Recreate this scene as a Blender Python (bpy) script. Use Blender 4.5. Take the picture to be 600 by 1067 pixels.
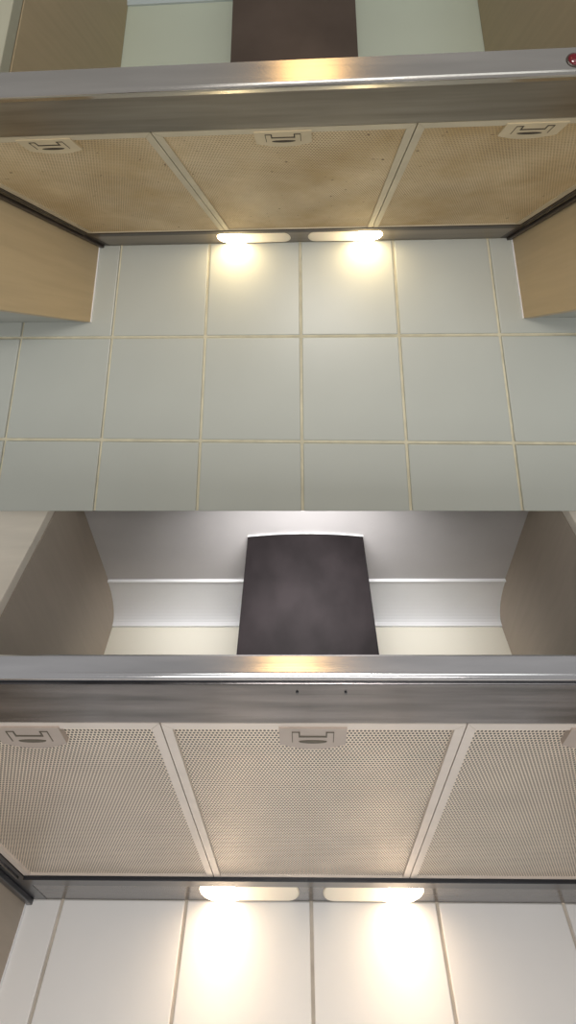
import bpy, math, random
from mathutils import Matrix, Vector

for o in list(bpy.data.objects):
    bpy.data.objects.remove(o, do_unlink=True)
scene = bpy.context.scene
COL = scene.collection
random.seed(7)

# ------------------------------------------------------------------ camera
# Two kitchen niches share one world.  Set coordinates: X right, Y into the wall, Z up,
# origin on the wall at the underside of the hood; one tile = 0.2 set units.
F_PX, CX, CY = 438.5537, 304.1234, 251.0264
def set_pose(pit, yaw, rol, t):
    c, s = math.cos, math.sin
    B0 = Matrix(((1, 0, 0), (0, 0, 1), (0, -1, 0)))
    Rx = Matrix(((1, 0, 0), (0, c(pit), s(pit)), (0, -s(pit), c(pit))))
    Ry = Matrix(((c(yaw), 0, s(yaw)), (0, 1, 0), (-s(yaw), 0, c(yaw))))
    Rz = Matrix(((c(rol), -s(rol), 0), (s(rol), c(rol), 0), (0, 0, 1)))
    return Rz @ Rx @ Ry @ B0, Vector(t)
RU, TU = set_pose(0.26130017, -0.05855936, 0.00433648, (0.01766795, -0.00187616, -0.91926429))
RL, TL = set_pose(1.13576005, -0.03084794, -0.01562666, (0.03069889, -1.05535468, -0.67302441))
SU, SL = 0.85, 1.15                       # size of the upper and of the lower kitchen
ORG = Vector((0, 0, 1.6))
CAM = ORG + RU.transposed() @ (-TU) * SU
MU = Matrix.Translation(ORG)
ML = Matrix.Translation(CAM + RU.transposed() @ TL * SL) @ (RU.transposed() @ RL).to_4x4()

cam_data = bpy.data.cameras.new('camera')
cam = bpy.data.objects.new('camera', cam_data)
COL.objects.link(cam)
cam.matrix_world = Matrix.Translation(CAM) @ RU.transposed().to_4x4()
cam_data.sensor_fit = 'HORIZONTAL'
cam_data.sensor_width = 36.0
cam_data.lens = F_PX / 600 * 36
cam_data.shift_x = (300 - CX) / 600
cam_data.shift_y = (CY - 533.5) / 600
cam_data.clip_start = 0.01
scene.camera = cam

# ------------------------------------------------------------------ world, lights, exposure
world = bpy.data.worlds.new('world')
scene.world = world
world.use_nodes = True
bg = world.node_tree.nodes['Background']
bg.inputs[0].default_value = (0.98, 0.99, 1.0, 1)
bg.inputs[1].default_value = 0.36

def area(name, M, s, loc, target, size, power, color, shape='RECTANGLE', size_y=None):
    l = bpy.data.lights.new(name, 'AREA')
    l.shape = shape
    l.size = size
    if size_y: l.size_y = size_y
    l.energy = power
    l.color = color
    o = bpy.data.objects.new(name, l)
    COL.objects.link(o)
    p = M @ (Vector(loc) * s); q = M @ (Vector(target) * s)
    o.location = p
    o.rotation_euler = (q - p).to_track_quat('-Z', 'Y').to_euler()
    return o
area('window_daylight', MU, SU, (0.4, -2.7, 0.20), (0, -0.1, 0.05), 1.6, 7.5, (0.93, 0.98, 0.97), size_y=1.0)
area('room_ceiling_lamp', MU, SU, (0.02, -1.95, 1.05), (0, -0.5, 0), 0.24, 0.8, (1.0, 0.60, 0.22), 'DISK')
area('lower_front_fill', ML, SL, (0.0, -1.62, -0.38), (0, -0.1, 0.25), 0.30, 4.5, (1.0, 0.96, 0.92), size_y=0.12)  # added fill from the front for the lower niche, no real fixture
area('lower_under_fill', ML, SL, (0.0, -0.95, -1.05), (0, -0.35, 0.0), 0.9, 5.5, (1.0, 0.98, 0.96), size_y=0.5)  # added fill from below for the lower filters and tiles, no window there
area('lower_niche_fill', ML, SL, (0.0, -0.62, 0.255), (0.0, -0.05, 0.262), 0.34, 2.4, (1.0, 0.97, 0.95), size_y=0.04).data.spread = math.radians(88)  # added fill hidden behind the upper wall, brightens the lower niche

vs = scene.view_settings
vs.view_transform = 'Standard'
vs.look = 'None'
vs.exposure = 0.0
vs.gamma = 1.0
vs.use_curve_mapping = False

# ------------------------------------------------------------------ materials
def new_mat(name):
    m = bpy.data.materials.new(name)
    m.use_nodes = True
    nt = m.node_tree
    return m, nt, nt.nodes['Principled BSDF']
def N(nt, typ, **kw):
    n = nt.nodes.new(typ)
    for k, v in kw.items(): setattr(n, k, v)
    return n
def math_node(nt, op, a, b=None, c=None):
    n = N(nt, 'ShaderNodeMath', operation=op)
    for i, v in enumerate((a, b, c)):
        if v is None: continue
        if isinstance(v, (int, float)): n.inputs[i].default_value = v
        else: nt.links.new(v, n.inputs[i])
    return n.outputs[0]
def noise(nt, scale_vec, scale=1.0, detail=3.0, rough=0.55):
    tc = N(nt, 'ShaderNodeTexCoord'); mp = N(nt, 'ShaderNodeMapping')
    mp.inputs['Scale'].default_value = scale_vec
    nt.links.new(tc.outputs['Object'], mp.inputs['Vector'])
    nz = N(nt, 'ShaderNodeTexNoise')
    nz.inputs['Scale'].default_value = scale
    nz.inputs['Detail'].default_value = detail
    nz.inputs['Roughness'].default_value = rough
    nt.links.new(mp.outputs[0], nz.inputs['Vector'])
    return nz.outputs['Fac']
def ramp(nt, fac, stops):
    r = N(nt, 'ShaderNodeValToRGB')
    e = r.color_ramp.elements
    e[0].position, e[0].color = stops[0][0], (*stops[0][1], 1)
    e[1].position, e[1].color = stops[-1][0], (*stops[-1][1], 1)
    for p, c in stops[1:-1]:
        q = e.new(p); q.color = (*c, 1)
    nt.links.new(fac, r.inputs[0])
    return r.outputs[0]
def mixc(nt, fac, a, b):
    n = N(nt, 'ShaderNodeMix', data_type='RGBA')
    for i, v in ((0, fac), (6, a), (7, b)):
        if isinstance(v, tuple): n.inputs[i].default_value = (*v, 1)
        elif isinstance(v, (int, float)): n.inputs[i].default_value = v
        else: nt.links.new(v, n.inputs[i])
    return n.outputs[2]
def bump(nt, p, h, strength, dist=0.001):
    b = N(nt, 'ShaderNodeBump')
    b.inputs['Strength'].default_value = strength
    b.inputs['Distance'].default_value = dist
    nt.links.new(h, b.inputs['Height'])
    nt.links.new(b.outputs[0], p.inputs['Normal'])

def plain(name, col, rough=0.5, metal=0.0, var=0.06, scale=8, grain=None, bumpy=0.0, spec=0.5):
    m, nt, p = new_mat(name)
    h = noise(nt, grain or (1, 1, 1), scale, 4)
    lo = tuple(max(0, c * (1 - var)) for c in col); hi = tuple(min(1, c * (1 + var)) for c in col)
    nt.links.new(ramp(nt, h, [(0.3, lo), (0.7, hi)]), p.inputs['Base Color'])
    p.inputs['Roughness'].default_value = rough
    p.inputs['Metallic'].default_value = metal
    p.inputs['Specular IOR Level'].default_value = spec
    if bumpy: bump(nt, p, h, bumpy)
    return m

def steel(name, col, rough=0.3, streak=0.25, grime=None):
    """steel brushed along X, with long streaks and optional film of grime"""
    m, nt, p = new_mat(name)
    fine = noise(nt, (3, 260, 260), 1.0, 2)
    wide = noise(nt, (5, 55, 55), 1.0, 3)
    blot = noise(nt, (7, 7, 7), 1.0, 3)
    lo = tuple(c * (1 - streak) for c in col); hi = tuple(min(1, c * (1 + streak)) for c in col)
    base = ramp(nt, wide, [(0.3, lo), (0.7, hi)])
    if grime:
        f = math_node(nt, 'MULTIPLY', blot, grime[1])
        base = mixc(nt, f, base, grime[0])
    nt.links.new(base, p.inputs['Base Color'])
    p.inputs['Metallic'].default_value = 1.0
    rr = math_node(nt, 'MULTIPLY_ADD', wide, 0.14, rough - 0.07)
    nt.links.new(rr, p.inputs['Roughness'])
    bump(nt, p, fine, 0.10, 0.0006)
    return m

def perforated(name, px, py, metal_col, hole_col, rough, metallic, hole, stain=None):
    """staggered round perforations; metal_col / stain follow big blotches"""
    m, nt, p = new_mat(name)
    tc = N(nt, 'ShaderNodeTexCoord'); sp = N(nt, 'ShaderNodeSeparateXYZ')
    nt.links.new(tc.outputs['Object'], sp.inputs[0])
    u = math_node(nt, 'DIVIDE', sp.outputs[0], px)
    v = math_node(nt, 'DIVIDE', sp.outputs[1], py)
    row = math_node(nt, 'FLOOR', v)
    odd = math_node(nt, 'FLOORED_MODULO', row, 2.0)
    u2 = math_node(nt, 'MULTIPLY_ADD', odd, 0.5, u)
    fu = math_node(nt, 'SUBTRACT', math_node(nt, 'FRACT', u2), 0.5)
    fv = math_node(nt, 'MULTIPLY', math_node(nt, 'SUBTRACT', math_node(nt, 'FRACT', v), 0.5), 0.9)
    r = math_node(nt, 'SQRT', math_node(nt, 'ADD', math_node(nt, 'MULTIPLY', fu, fu), math_node(nt, 'MULTIPLY', fv, fv)))
    mr = N(nt, 'ShaderNodeMapRange', interpolation_type='SMOOTHSTEP')
    nt.links.new(r, mr.inputs[0])
    mr.inputs[1].default_value = hole - 0.05; mr.inputs[2].default_value = hole + 0.06
    mr.inputs[3].default_value = 0.0; mr.inputs[4].default_value = 1.0
    mask = mr.outputs[0]
    big = noise(nt, (1, 1, 1), 9, 4)
    base = ramp(nt, big, [(0.3, tuple(c * 0.9 for c in metal_col)), (0.7, tuple(min(1, c * 1.08) for c in metal_col))])
    if stain:
        st = noise(nt, (1, 1.0, 1), 6.5, 5, 0.62)
        base = mixc(nt, ramp(nt, st, [(0.35, (0, 0, 0)), (0.68, (1, 1, 1))]), base, stain[0])
        spk = noise(nt, (1, 1, 1), 130, 2)
        base = mixc(nt, ramp(nt, spk, [(0.70, (0, 0, 0)), (0.76, (1, 1, 1))]), base, stain[1])
        clog = noise(nt, (1, 1, 1), 11, 4)
        open_ = ramp(nt, clog, [(0.34, (0.35,) * 3), (0.66, (1.0,) * 3)])
        inv = math_node(nt, 'SUBTRACT', 1.0, mask)
        mask = math_node(nt, 'SUBTRACT', 1.0, math_node(nt, 'MULTIPLY', inv, open_))
    nt.links.new(mixc(nt, mask, hole_col, base), p.inputs['Base Color'])
    nt.links.new(math_node(nt, 'MULTIPLY', mask, metallic), p.inputs['Metallic'])
    p.inputs['Roughness'].default_value = rough
    bump(nt, p, mask, 0.6, 0.0008)
    return m

def emitter(name, col, strength):
    m, nt, p = new_mat(name)
    p.inputs['Base Color'].default_value = (0.9, 0.85, 0.75, 1)
    p.inputs['Emission Color'].default_value = (*col, 1)
    p.inputs['Emission Strength'].default_value = strength
    return m

def diffuser(name, col, strength, s):
    """lens lit from inside by the bulb at its outer end"""
    m, nt, p = new_mat(name)
    tc = N(nt, 'ShaderNodeTexCoord'); sp = N(nt, 'ShaderNodeSeparateXYZ')
    nt.links.new(tc.outputs['Object'], sp.inputs[0])
    t = math_node(nt, 'DIVIDE', math_node(nt, 'SUBTRACT', 0.168 * s, math_node(nt, 'ABSOLUTE', sp.outputs[0])), 0.030 * s)
    e = math_node(nt, 'POWER', 2.718, math_node(nt, 'MULTIPLY', math_node(nt, 'MAXIMUM', t, 0.0), -1.0))
    p.inputs['Base Color'].default_value = (0.80, 0.72, 0.56, 1)
    p.inputs['Roughness'].default_value = 0.3
    p.inputs['Emission Color'].default_value = (*col, 1)
    nt.links.new(math_node(nt, 'MULTIPLY', e, strength), p.inputs['Emission Strength'])
    return m
MAT = dict(
    tile_u=plain('satin_tile_green_cast', (0.47, 0.48, 0.43), 0.34, var=0.03, scale=5),  # white tile, the dull greenish light is put into its base colour
    grout_u=plain('cream_grout', (0.66, 0.60, 0.44), 0.9, var=0.12, scale=40),
    paint_u=plain('pale_green_paint', (0.66, 0.70, 0.565), 0.6, var=0.02, scale=3),
    cove_u=plain('pale_blue_white_moulding', (0.62, 0.68, 0.68), 0.5, var=0.02),
    wood_u=plain('beige_wood_laminate', (0.47, 0.365, 0.22), 0.5, var=0.05, scale=1, grain=(60, 6, 90)),
    door_u=plain('cream_wood_door', (0.45, 0.43, 0.32), 0.45, var=0.05, scale=1, grain=(50, 6, 6)),
    steel_u=steel('greasy_brushed_steel', (0.58, 0.55, 0.51), 0.19, 0.10, ((0.40, 0.33, 0.25), 0.35)),
    band_u=steel('greasy_steel_underside', (0.32, 0.29, 0.25), 0.32, 0.3, ((0.24, 0.19, 0.14), 0.5)),
    chim_u=plain('brown_steel_duct', (0.14, 0.105, 0.083), 0.4, 0.8, var=0.2, scale=6),
    mesh_u=perforated('greasy_perforated_mesh', 0.0038 * SU, 0.0040 * SU, (0.74, 0.59, 0.37), (0.29, 0.20, 0.10), 0.5, 0.2, 0.32,
                      ((0.51, 0.345, 0.145), (0.15, 0.08, 0.03))),
    frame_u=plain('yellowed_aluminium', (0.60, 0.52, 0.37), 0.42, 0.35, var=0.08, scale=25),
    latch_u=plain('yellowed_latch_plastic', (0.60, 0.49, 0.31), 0.45, 0.1, var=0.08, scale=30),
    slot_u=plain('dark_brown_recess', (0.05, 0.035, 0.02), 0.6),
    rail_u=plain('dark_brown_rail', (0.055, 0.042, 0.034), 0.35, 0.4),
    tile_l=plain('white_glazed_tile', (0.86, 0.84, 0.82), 0.28, var=0.02, scale=5),
    grout_l=plain('brown_grey_grout', (0.56, 0.50, 0.43), 0.9, var=0.15, scale=40),
    paint_l=plain('cream_paint', (0.86, 0.83, 0.72), 0.5, var=0.02, scale=3),
    ceil_l=plain('white_ceiling_paint', (0.60, 0.58, 0.58), 0.75, var=0.04, scale=6),
    cove_l=plain('white_moulding', (0.86, 0.87, 0.89), 0.45, var=0.02),
    wood_l=plain('grey_beige_wood_laminate', (0.41, 0.345, 0.275), 0.55, var=0.04, scale=1, grain=(60, 6, 90)),
    door_l=plain('light_wood_door', (0.74, 0.67, 0.57), 0.45, var=0.05, scale=1, grain=(6, 6, 60)),
    steel_l=steel('clean_brushed_steel', (0.68, 0.66, 0.66), 0.17, 0.10),
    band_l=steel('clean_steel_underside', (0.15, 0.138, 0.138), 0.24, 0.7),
    chim_l=plain('charcoal_duct', (0.0105, 0.0085, 0.0092), 0.7, var=0.35, scale=12, spec=0.08),
    mesh_l=perforated('clean_perforated_mesh', 0.0037 * SL, 0.0054 * SL, (0.82, 0.70, 0.57), (0.04, 0.027, 0.016), 0.38, 0.3, 0.35),
    frame_l=plain('clean_aluminium', (0.68, 0.60, 0.53), 0.36, 0.3, var=0.05, scale=25),
    latch_l=plain('grey_beige_latch', (0.40, 0.33, 0.28), 0.45, 0.15, var=0.05, scale=30),
    slot_l=plain('dark_recess', (0.09, 0.075, 0.05), 0.6),
    rail_l=plain('black_rail', (0.018, 0.019, 0.024), 0.3, 0.2),
    lens_u=diffuser('frosted_lens_above_upper_tiles', (1.0, 0.76, 0.44), 13.0, SU),
    lens_l=diffuser('frosted_lens_above_white_tiles', (1.0, 0.74, 0.48), 8.0, SL),
    bulb_u=emitter('lit_bulb', (1.0, 0.78, 0.46), 30.0),
    bulb_l=emitter('lit_bulb_softer', (1.0, 0.76, 0.52), 13.0),
    strip_l=steel('lamp_panel_steel', (0.11, 0.10, 0.10), 0.26, 0.25),
    strip_u=steel('greasy_lamp_panel_steel', (0.27, 0.225, 0.18), 0.3, 0.25),
    red=plain('red_indicator', (0.10, 0.004, 0.008), 0.12),
    chrome=plain('chrome_ring', (0.5, 0.5, 0.5), 0.15, 1.0),
    seal=plain('white_sealant', (0.85, 0.85, 0.86), 0.5),
    core=plain('carcass_grey', (0.40, 0.41, 0.37), 0.6),
)

# ------------------------------------------------------------------ mesh helpers
class MB:
    def __init__(self): self.v = []; self.f = []; self.smooth = set()
    def add(self, vs, fs, smooth=False):
        b = len(self.v); self.v += [tuple(p) for p in vs]
        for f in fs:
            if smooth: self.smooth.add(len(self.f))
            self.f.append(tuple(i + b for i in f))
        return self
    def box(self, x0, x1, y0, y1, z0, z1):
        vs = [(x, y, z) for z in (z0, z1) for y in (y0, y1) for x in (x0, x1)]
        return self.add(vs, [(0, 2, 3, 1), (4, 5, 7, 6), (0, 1, 5, 4), (2, 6, 7, 3), (0, 4, 6, 2), (1, 3, 7, 5)])
    def bevel_box(self, x0, x1, y0, y1, z0, z1, c):
        """box with all twelve edges chamfered"""
        import bmesh
        bm = bmesh.new()
        bmesh.ops.create_cube(bm, size=1)
        for v in bm.verts:
            v.co = ((x0 + x1) / 2 + v.co.x * (x1 - x0), (y0 + y1) / 2 + v.co.y * (y1 - y0), (z0 + z1) / 2 + v.co.z * (z1 - z0))
        bmesh.ops.bevel(bm, geom=list(bm.edges), offset=c, segments=2, affect='EDGES', profile=0.5)
        bm.verts.index_update()
        self.add([v.co[:] for v in bm.verts], [[v.index for v in f.verts] for f in bm.faces])
        bm.free()
        return self
    def extrude_x(self, prof, x0, x1, smooth=False):
        """closed (Y,Z) profile swept along X"""
        n = len(prof)
        vs = [(x0, y, z) for y, z in prof] + [(x1, y, z) for y, z in prof]
        self.add(vs, [(i, (i + 1) % n, n + (i + 1) % n, n + i) for i in range(n)], smooth)
        return self.add(vs, [tuple(range(n))[::-1], tuple(range(n, 2 * n))])
    def extrude_z(self, prof, z0, z1, smooth=False, caps=True):
        n = len(prof)
        vs = [(x, y, z0) for x, y in prof] + [(x, y, z1) for x, y in prof]
        self.add(vs, [(i, (i + 1) % n, n + (i + 1) % n, n + i) for i in range(n)], smooth)
        if caps: self.add(vs, [tuple(range(n))[::-1], tuple(range(n, 2 * n))])
        return self
    def dome(self, outline, z_rim, depth, rings=5):
        """shallow cushion hanging below an outline in the XY plane"""
        n = len(outline)
        cx_ = sum(p[0] for p in outline) / n; cy_ = sum(p[1] for p in outline) / n
        xmin = min(p[0] for p in outline); xmax = max(p[0] for p in outline)
        ymin = min(p[1] for p in outline); ymax = max(p[1] for p in outline)
        half = (ymax - ymin) / 2
        vs = []; fs = []
        for k in range(rings + 1):
            a = k / rings * math.pi / 2
            inset = half * (1 - math.cos(a)) * 0.98; z = z_rim - depth * math.sin(a)
            for x, y in outline:
                lx = (xmax - xmin) / 2; fx = (lx - inset) / lx; fy = (half - inset) / half
                vs.append((cx_ + (x - cx_) * fx, cy_ + (y - cy_) * fy, z))
        for k in range(rings):
            for i in range(n):
                fs.append((k * n + i, k * n + (i + 1) % n, (k + 1) * n + (i + 1) % n, (k + 1) * n + i))
        fs.append(tuple(rings * n + i for i in range(n)))
        fs.append(tuple(range(n))[::-1])
        return self.add(vs, fs, True)
    def build(self, S, name, mat, parent=None):
        me = bpy.data.meshes.new(name)
        s = S['s']
        me.from_pydata([(x * s, y * s, z * s) for x, y, z in self.v], [], self.f)
        import bmesh
        bm = bmesh.new(); bm.from_mesh(me)
        bmesh.ops.recalc_face_normals(bm, faces=bm.faces)
        bm.to_mesh(me); bm.free()
        for i in self.smooth: me.polygons[i].use_smooth = True
        me.materials.append(MAT[mat])
        return link(S, name, me, parent)
def link(S, name, me, parent=None):
    o = bpy.data.objects.new(name, me)
    COL.objects.link(o)
    if parent is not None: o.parent = parent       # parents carry the set's placement
    else: o.matrix_world = S['M']
    return o
def empty(S, name):
    o = bpy.data.objects.new(name, None)
    COL.objects.link(o)
    o.matrix_world = S['M']
    o.empty_display_size = 0.05
    return o
def tag(o, label, cat, group=None):
    o['label'] = label; o['category'] = cat
    if group: o['group'] = group
    return o
def structure(o, label=None):
    o['kind'] = 'structure'
    if label: o['label'] = label; 
    return o
def box(S, name, mat, parent, *b, c=0):
    mb = MB()
    mb.bevel_box(*b, c) if c else mb.box(*b)
    return mb.build(S, name, mat, parent)
def capsule(x0, x1, y0, y1, n=10, r=None):
    r = (y1 - y0) / 2; cy_ = (y0 + y1) / 2; rx = min(r, (x1 - x0) / 2, 0.016)
    pts = []
    for i in range(n + 1):
        a = -math.pi / 2 + math.pi * i / n
        pts.append((x1 - rx + rx * math.cos(a), cy_ + r * math.sin(a)))
    for i in range(n + 1):
        a = math.pi / 2 + math.pi * i / n
        pts.append((x0 + rx + rx * math.cos(a), cy_ + r * math.sin(a)))
    return pts

UP = dict(s=SU, M=MU, k='u', xs=0.1449, Yf=-0.4813, Yr=-0.0936, Yl=-0.560, zlb=-0.0022, zlt=0.0235, xc=0.4490, zcb=-0.1692,
          Yc=-0.3335, zcv=0.652, ycv=-0.10, zcv2=0.70, wc=0.1192, Ych=-0.2245, zA=-0.2009, xlat=0.272, ctop=0.74)
LO = dict(s=SL, M=ML, k='l', xs=0.1428, Yf=-0.6690, Yr=-0.1343, Yl=-0.760, zlb=0.0002, zlt=0.0130, xc=0.4571, zcb=-0.1691,
          Yc=-0.4752, zcv=0.3489, ycv=-0.12, zcv2=0.3854, wc=0.1229, Ych=-0.2950, zA=-0.2009, xlat=0.272, ctop=0.40)

# ------------------------------------------------------------------ walls, ceiling, mouldings
def build_wall(S, name, z_low, rows, cols, label):
    k = S['k']
    T = 0.2; g = 0.0026; t = 0.007
    zcut = lambda x: z_low + 0.0149 * (x + 0.0273) if k == 'u' else z_low
    wb = MB().box(-0.80, 0.80, t - 0.0022, 0.022, z_low, 0.002)
    wb.v = [(x, y, z if z > -0.1 else zcut(x)) for x, y, z in wb.v]
    W = wb.build(S, name, 'grout_' + k)
    structure(W, label)
    # plastered wall above the tiles
    MB().box(-0.52, 0.52, 0.0, 0.022, 0.002, S['ctop'] + 0.03).build(S, 'painted_plaster', 'paint_' + k, W)
    for r in range(rows):
        z1 = (0.0 if r == 0 else S['zA'] - (r - 1) * T - g)
        z0 = S['zA'] - r * T + g
        if z0 < z_low: z0 = z_low
        if r == rows - 1 and S['k'] == 'u':           # lowest course, cut along the wall's bottom edge
            for c in cols:
                mb = MB().bevel_box(c * T + g, (c + 1) * T - g, 0.0, t, z0, z1, 0.0016)
                mb.v = [(x, y, z if z > (z0 + z1) / 2 else z + zcut(x) - z_low) for x, y, z in mb.v]
                mb.build(S, 'tile', 'tile_' + k, W)
            continue
        mesh = MB().bevel_box(g, T - g, 0.0, t, z0, z1, 0.0016).build(S, 'tile', 'tile_' + k, W)
        me = mesh.data
        first = True
        for c in cols:
            if first: o = mesh; first = False
            else: o = link(S, 'tile', me, W)
            o.location = (c * T * S['s'], 0, 0)
    return W
wall_u = build_wall(UP, 'wall_back_upper', -0.5205, 3, range(-4, 4), 'white square tiled wall with greenish light in its colour, under the stained hood')
wall_l = build_wall(LO, 'wall_back_lower', -0.40, 2, range(-4, 4), 'white square tiled wall under the clean hood')

def build_cove(S, name, label):
    xc = S['xc']; yc = S['ycv']; z0 = S['zcv']; z1 = S['zcv2']; h = z1 - z0
    pr = [(0.0, z1 + 0.012), (0.0, z0), (-0.006, z0)]
    n = 12
    for i in range(n + 1):
        a = math.pi / 2 * i / n
        pr.append((-0.006 + (yc + 0.006) * (1 - math.cos(a)), z0 + 0.003 + (h - 0.006) * math.sin(a)))
    pr += [(yc - 0.001, z1 - 0.005), (yc - 0.005, z1 - 0.005), (yc - 0.006, z1 - 0.001), (yc - 0.006, z1 + 0.012)]
    o = MB().extrude_x(pr, -xc, xc).build(S, name, 'cove_' + S['k'])
    return structure(o, label)
build_cove(UP, 'trim_1', 'pale moulding along the top of the wall above the stained hood')
build_cove(LO, 'trim_2', 'white concave moulding between cream wall and ceiling')
structure(MB().box(-0.85, 0.85, -1.25, 0.0, UP['ctop'] + 0.001, UP['ctop'] + 0.02).build(UP, 'ceiling_upper_shade', 'ceil_l'),  # unseen slab, added to keep light from above off the upper niche
          'unseen ceiling added to shade the kitchen with the stained hood')
structure(MB().box(-LO['xc'], LO['xc'], -0.425, 0.0, LO['zcv2'], LO['zcv2'] + 0.02).build(LO, 'ceiling', 'ceil_l'),
          'plain off-white ceiling above the dark chimney')

# ------------------------------------------------------------------ wall cabinets
def cabinet(S, side, label):
    k = S['k']; xc = S['xc']; yf = S['Yc']; z0 = S['zcb']; z1 = S['ctop']; w = 0.36
    root = tag(empty(S, 'wall_cabinet'), label, 'cabinet')
    def bx(name, mat, a, b, *r, c=0.0):
        x0, x1 = sorted((side * a, side * b))
        return box(S, name, mat, root, x0, x1, *r, c=c)
    t = 0.018
    bx('side_panel', 'wood_' + k, xc, xc + t, yf, -0.0015, z0, z1, c=0.0008)
    bx('side_panel', 'wood_' + k, xc + w - t, xc + w, yf, -0.0015, z0, z1, c=0.0008)
    bx('bottom_panel', 'core', xc + t, xc + w - t, yf, -0.0015, z0 + 0.001, z0 + t)
    bx('back_panel', 'core', xc + t, xc + w - t, -0.010, -0.0015, z0 + t, z1)
    bx('top_panel', 'core', xc + t, xc + w - t, yf, -0.010, z1 - t, z1)
    bx('door', 'door_' + k, xc + 0.0005, xc + w, yf - 0.0215, yf - 0.0015, z0, z1, c=0.0015)
    bx('edge_seal', 'seal', xc - 0.0018, xc, -0.004, -0.0005, z0, -0.005)
    return root
cabinet(UP, -1, 'beige wood wall cabinet on the left of the grease-stained hood')
cabinet(UP, 1, 'beige wood wall cabinet on the right of the grease-stained hood')
cabinet(LO, -1, 'grey-beige wall cabinet on the left of the clean hood')
cabinet(LO, 1, 'grey-beige wall cabinet on the right of the clean hood')

# ------------------------------------------------------------------ range hoods
def make_filter(S, root, x0, x1, xl):
    """perforated cassette with mitred frame and latch"""
    k = S['k']; yf, yr = S['Yf'], S['Yr'] - 0.004
    g = 0.0006; x0 += g; x1 -= g
    fx = 0.0092; fy = 0.011 if k == 'u' else 0.013; fr = 0.003
    zt = 0.008
    fil = MB().box(x0 + fx - 0.001, x1 - fx + 0.001, yf + fy - 0.001, yr - fr + 0.001, 0.0022, 0.0075).build(S, 'filter', 'mesh_' + k, root)
    O = [(x0, yf), (x1, yf), (x1, yr), (x0, yr)]
    I = [(x0 + fx, yf + fy), (x1 - fx, yf + fy), (x1 - fx, yr - fr), (x0 + fx, yr - fr)]
    for i in range(4):
        j = (i + 1) % 4
        q = [O[i], O[j], I[j], I[i]]
        # shrink a hair so the mitres stay open
        mx = sum(p[0] for p in q) / 4; my = sum(p[1] for p in q) / 4
        q = [(mx + (p[0] - mx) * 0.9985, my + (p[1] - my) * 0.9985) for p in q]
        MB().extrude_z(q, 0.0, 0.009).build(S, 'frame_rail', 'frame_' + k, fil)
    # latch plate: flat towards the front, gently bowed towards the wall
    hw = 0.032
    st = 1.0 if k == 'u' else 1.40
    ya = yf + fy * 0.55; yd = ya + 0.026 * st
    prof = [(xl - hw, ya), (xl + hw, ya), (xl + hw, yd)]
    for i in range(1, 8):
        u = i / 8
        prof.append((xl + hw - 2 * hw * u, yd + 0.0085 * st * math.sin(math.pi * u)))
    prof.append((xl - hw, yd))
    la = MB().extrude_z(prof, -0.0012, 0.006).build(S, 'latch', 'latch_' + k, fil)
    return fil, la, (xl, ya, st)
def latch_detail(S, fil, xl, ya, st):
    k = S['k']
    m = MB()
    w = 0.020; y1 = ya + 0.005 * st; y2 = ya + 0.0115 * st; lw = 0.0006; z0, z1 = -0.0016, -0.0010
    m.box(xl - w, xl - w + 0.0075, y1, y1 + lw * 2, z0, z1); m.box(xl + w - 0.0075, xl + w, y1, y1 + lw * 2, z0, z1)
    m.box(xl - w + 0.0065, xl - w + 0.0078, y1, y2, z0, z1); m.box(xl + w - 0.0078, xl + w - 0.0065, y1, y2, z0, z1)
    m.box(xl - w + 0.0065, xl + w - 0.0065, y2, y2 + 0.0020 * st, z0, z1)
    m.box(xl - w, xl - w + lw, y1, y2 + 0.010 * st, z0, z1); m.box(xl + w - lw, xl + w, y1, y2 + 0.010 * st, z0, z1)
    m.build(S, 'latch_slot', 'slot_' + k, fil)
    pts = []
    y3 = ya + 0.0205 * st
    for i in range(16):
        a = 2 * math.pi * i / 16
        pts.append((xl + 0.0135 * math.cos(a), y3 + (0.0030 if math.sin(a) > 0 else 0.0018) * st * math.sin(a)))
    MB().extrude_z(pts, -0.0016, -0.0008).build(S, 'finger_slot', 'slot_' + k, fil)

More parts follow.
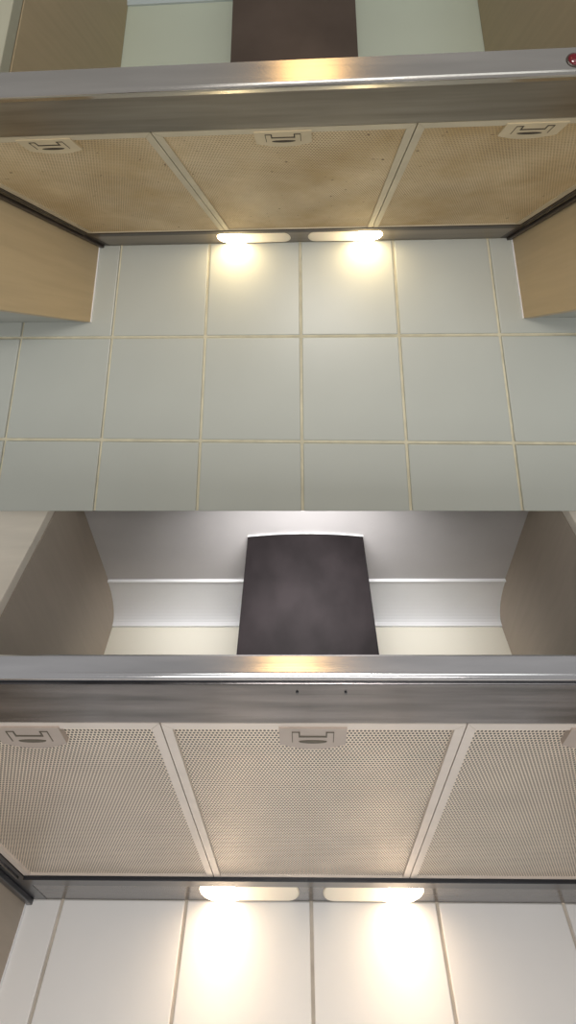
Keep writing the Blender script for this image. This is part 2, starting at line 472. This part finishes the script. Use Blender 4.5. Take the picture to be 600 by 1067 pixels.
def hood(S, label):
    k = S['k']; xc = S['xc'] - 0.0015
    yl, yf, yr = S['Yl'], S['Yf'], S['Yr']; zb, zt = S['zlb'], S['zlt']
    root = tag(empty(S, 'range_hood'), label, 'range hood')
    # casing above the filters
    box(S, 'casing', 'rail_' + k, root, -xc + 0.004, xc - 0.004, yl + 0.012, -0.001, 0.0095, zt - 0.002)
    # front fascia with rolled lower edge
    d = 0.004
    r = 0.0035 if k == 'u' else 0.0032
    lean = 0.0 if k == 'u' else -0.0020
    pr = [(yl + lean, zt), (yl + lean + 0.003, zt + 0.002), (yl + 0.02, zt + 0.002), (yl + 0.02, zb + 0.004), (yl + r + 0.002, zb)]
    for i in range(7):
        a = math.pi / 2 * i / 6
        pr.append((yl + r - r * math.sin(a), zb + r - r * math.cos(a)))
    MB().extrude_x(pr, -xc, xc, smooth=False).build(S, 'fascia', 'steel_' + k, root)
    # dark joint and brushed underside band behind the fascia
    y1 = yl + r + 0.004 * (1 if k == 'u' else 1.2)
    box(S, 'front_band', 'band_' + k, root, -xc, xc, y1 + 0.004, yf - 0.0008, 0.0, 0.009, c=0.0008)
    box(S, 'shadow_joint', 'rail_' + k, root, -xc, xc, y1 - 0.001, y1 + 0.0045, 0.0012, 0.008)
    if k == 'l':
        for x in (-0.014, 0.028, -0.30, 0.30):
            MB().extrude_z([(x + 0.0012 * math.cos(a * math.pi / 5), y1 + 0.019 + 0.0015 * math.sin(a * math.pi / 5)) for a in range(10)],
                           -0.0008, 0.001).build(S, 'screw', 'rail_l', root)
    # filters
    xs = S['xs']; xo = 0.424
    for a, b, xl in ((-xo, -xs, -S['xlat']), (-xs, xs, 0.0), (xs, xo, S['xlat'])):
        fil, la, det = make_filter(S, root, a, b, xl)
        latch_detail(S, fil, *det)
    # side channels between filters and cabinets
    for sd in (-1, 1):
        x0, x1 = sorted((sd * (xo + 0.001), sd * xc))
        rl = box(S, 'side_rail', 'rail_' + k, root, x0, x1, yf, -0.002, -0.0005, 0.009)
        a, b = sorted((sd * (xc - 0.0095), sd * (xc - 0.0005)))
        box(S, 'lip', 'rail_' + k, rl, a, b, yf, -0.0015, -0.006, -0.0005, c=0.001)
        a, b = sorted((sd * (xo + 0.0075), sd * (xo + 0.010)))
        box(S, 'bead', 'band_' + k, rl, a, b, yf, yr, -0.0025, 0.0)
    # rear seam, lamp panel
    gy = 0.016 if k == 'u' else 0.028
    box(S, 'rear_seam', 'rail_' + k, root, -xo, xo, yr - 0.003, yr + gy, -0.0015 if k == 'u' else -0.0035, 0.009, c=0.001)
    ya = yr + gy + 0.0005
    box(S, 'lamp_panel', 'strip_' + k, root, -xo - 0.012, xo + 0.012, ya, -0.0005, -0.0002, 0.009, c=0.0006)
    for sd in (-1, 1):
        a, b = sorted((sd * 0.172, sd * 0.018))
        ln = MB().dome(capsule(a, b, ya + 0.001, -0.003), -0.0002, 0.0022).build(S, 'lamp_lens', 'lens_' + k, root)
        a, b = sorted((sd * 0.170, sd * 0.105))
        MB().dome(capsule(a, b, ya + 0.003, -0.005), -0.0008, 0.0026).build(S, 'bulb', 'bulb_' + k, ln)
    # chimney with softly bowed front
    wc, yc = S['wc'], S['Ych']
    top = S['zcv2'] if k == 'l' else S['ctop']
    pr = [(wc, -0.002), (-wc, -0.002)]
    rr = 0.006
    nb = 16
    for i in range(nb + 1):
        u = -1 + 2 * i / nb
        e = 1 - abs(u)
        pr.append((u * wc, yc - 0.004 + 0.010 * u * u))
    ch = MB().extrude_z(pr, zt - 0.004, top - 0.0005).build(S, 'chimney', 'chim_' + k, root)
    if k == 'l':
        pts = [(x * 1.004, y - 0.001) for x, y in pr[2:]]
        m = MB()
        for i in range(nb):
            (xa, ya_), (xb, yb) = pts[i], pts[i + 1]
            m.add([(xa, ya_, top - 0.0022), (xb, yb, top - 0.0022), (xb, yb + 0.006, top - 0.0022), (xa, ya_ + 0.006, top - 0.0022),
                   (xa, ya_, top - 0.0003), (xb, yb, top - 0.0003), (xb, yb + 0.006, top - 0.0003), (xa, ya_ + 0.006, top - 0.0003)],
                  [(0, 1, 2, 3), (4, 7, 6, 5), (0, 4, 5, 1), (2, 6, 7, 3), (0, 3, 7, 4), (1, 5, 6, 2)])
        m.build(S, 'ceiling_seal', 'seal', ch)
    # control knob on the right of the fascia
    if k == 'u':
        xk = 0.2628; zk = 0.0105
        m = MB(); n = 20
        vs = []; fs = []
        for rad, dy in ((0.0072, 0.0), (0.0072, -0.0006), (0.0063, -0.0012)):
            for i in range(n):
                a = 2 * math.pi * i / n
                vs.append((xk + rad * math.cos(a), yl + dy, zk + rad * math.sin(a)))
        for q in range(2):
            for i in range(n): fs.append((q * n + i, q * n + (i + 1) % n, (q + 1) * n + (i + 1) % n, (q + 1) * n + i))
        fs.append(tuple(2 * n + i for i in range(n)))
        ring = m.add(vs, fs).build(S, 'indicator_ring', 'rail_u', root)
        m = MB(); vs = []; fs = []
        for q in range(5):
            b = math.pi / 2 * q / 5
            for i in range(n):
                a = 2 * math.pi * i / n
                vs.append((xk + 0.0062 * math.cos(b) * math.cos(a), yl - 0.0011 - 0.0024 * math.sin(b), zk + 0.0062 * math.cos(b) * math.sin(a)))
        for q in range(4):
            for i in range(n): fs.append((q * n + i, q * n + (i + 1) % n, (q + 1) * n + (i + 1) % n, (q + 1) * n + i))
        fs.append(tuple(4 * n + i for i in range(n)))
        o = m.add(vs, fs, True).build(S, 'indicator_light', 'red', ring)
        o['label'] = 'small dark red round indicator'
    return root
hood(UP, 'grease-stained steel range hood with yellow-brown perforated filters and brown chimney')
hood(LO, 'cleaned steel range hood with bright beige-grey perforated filters and charcoal chimney')
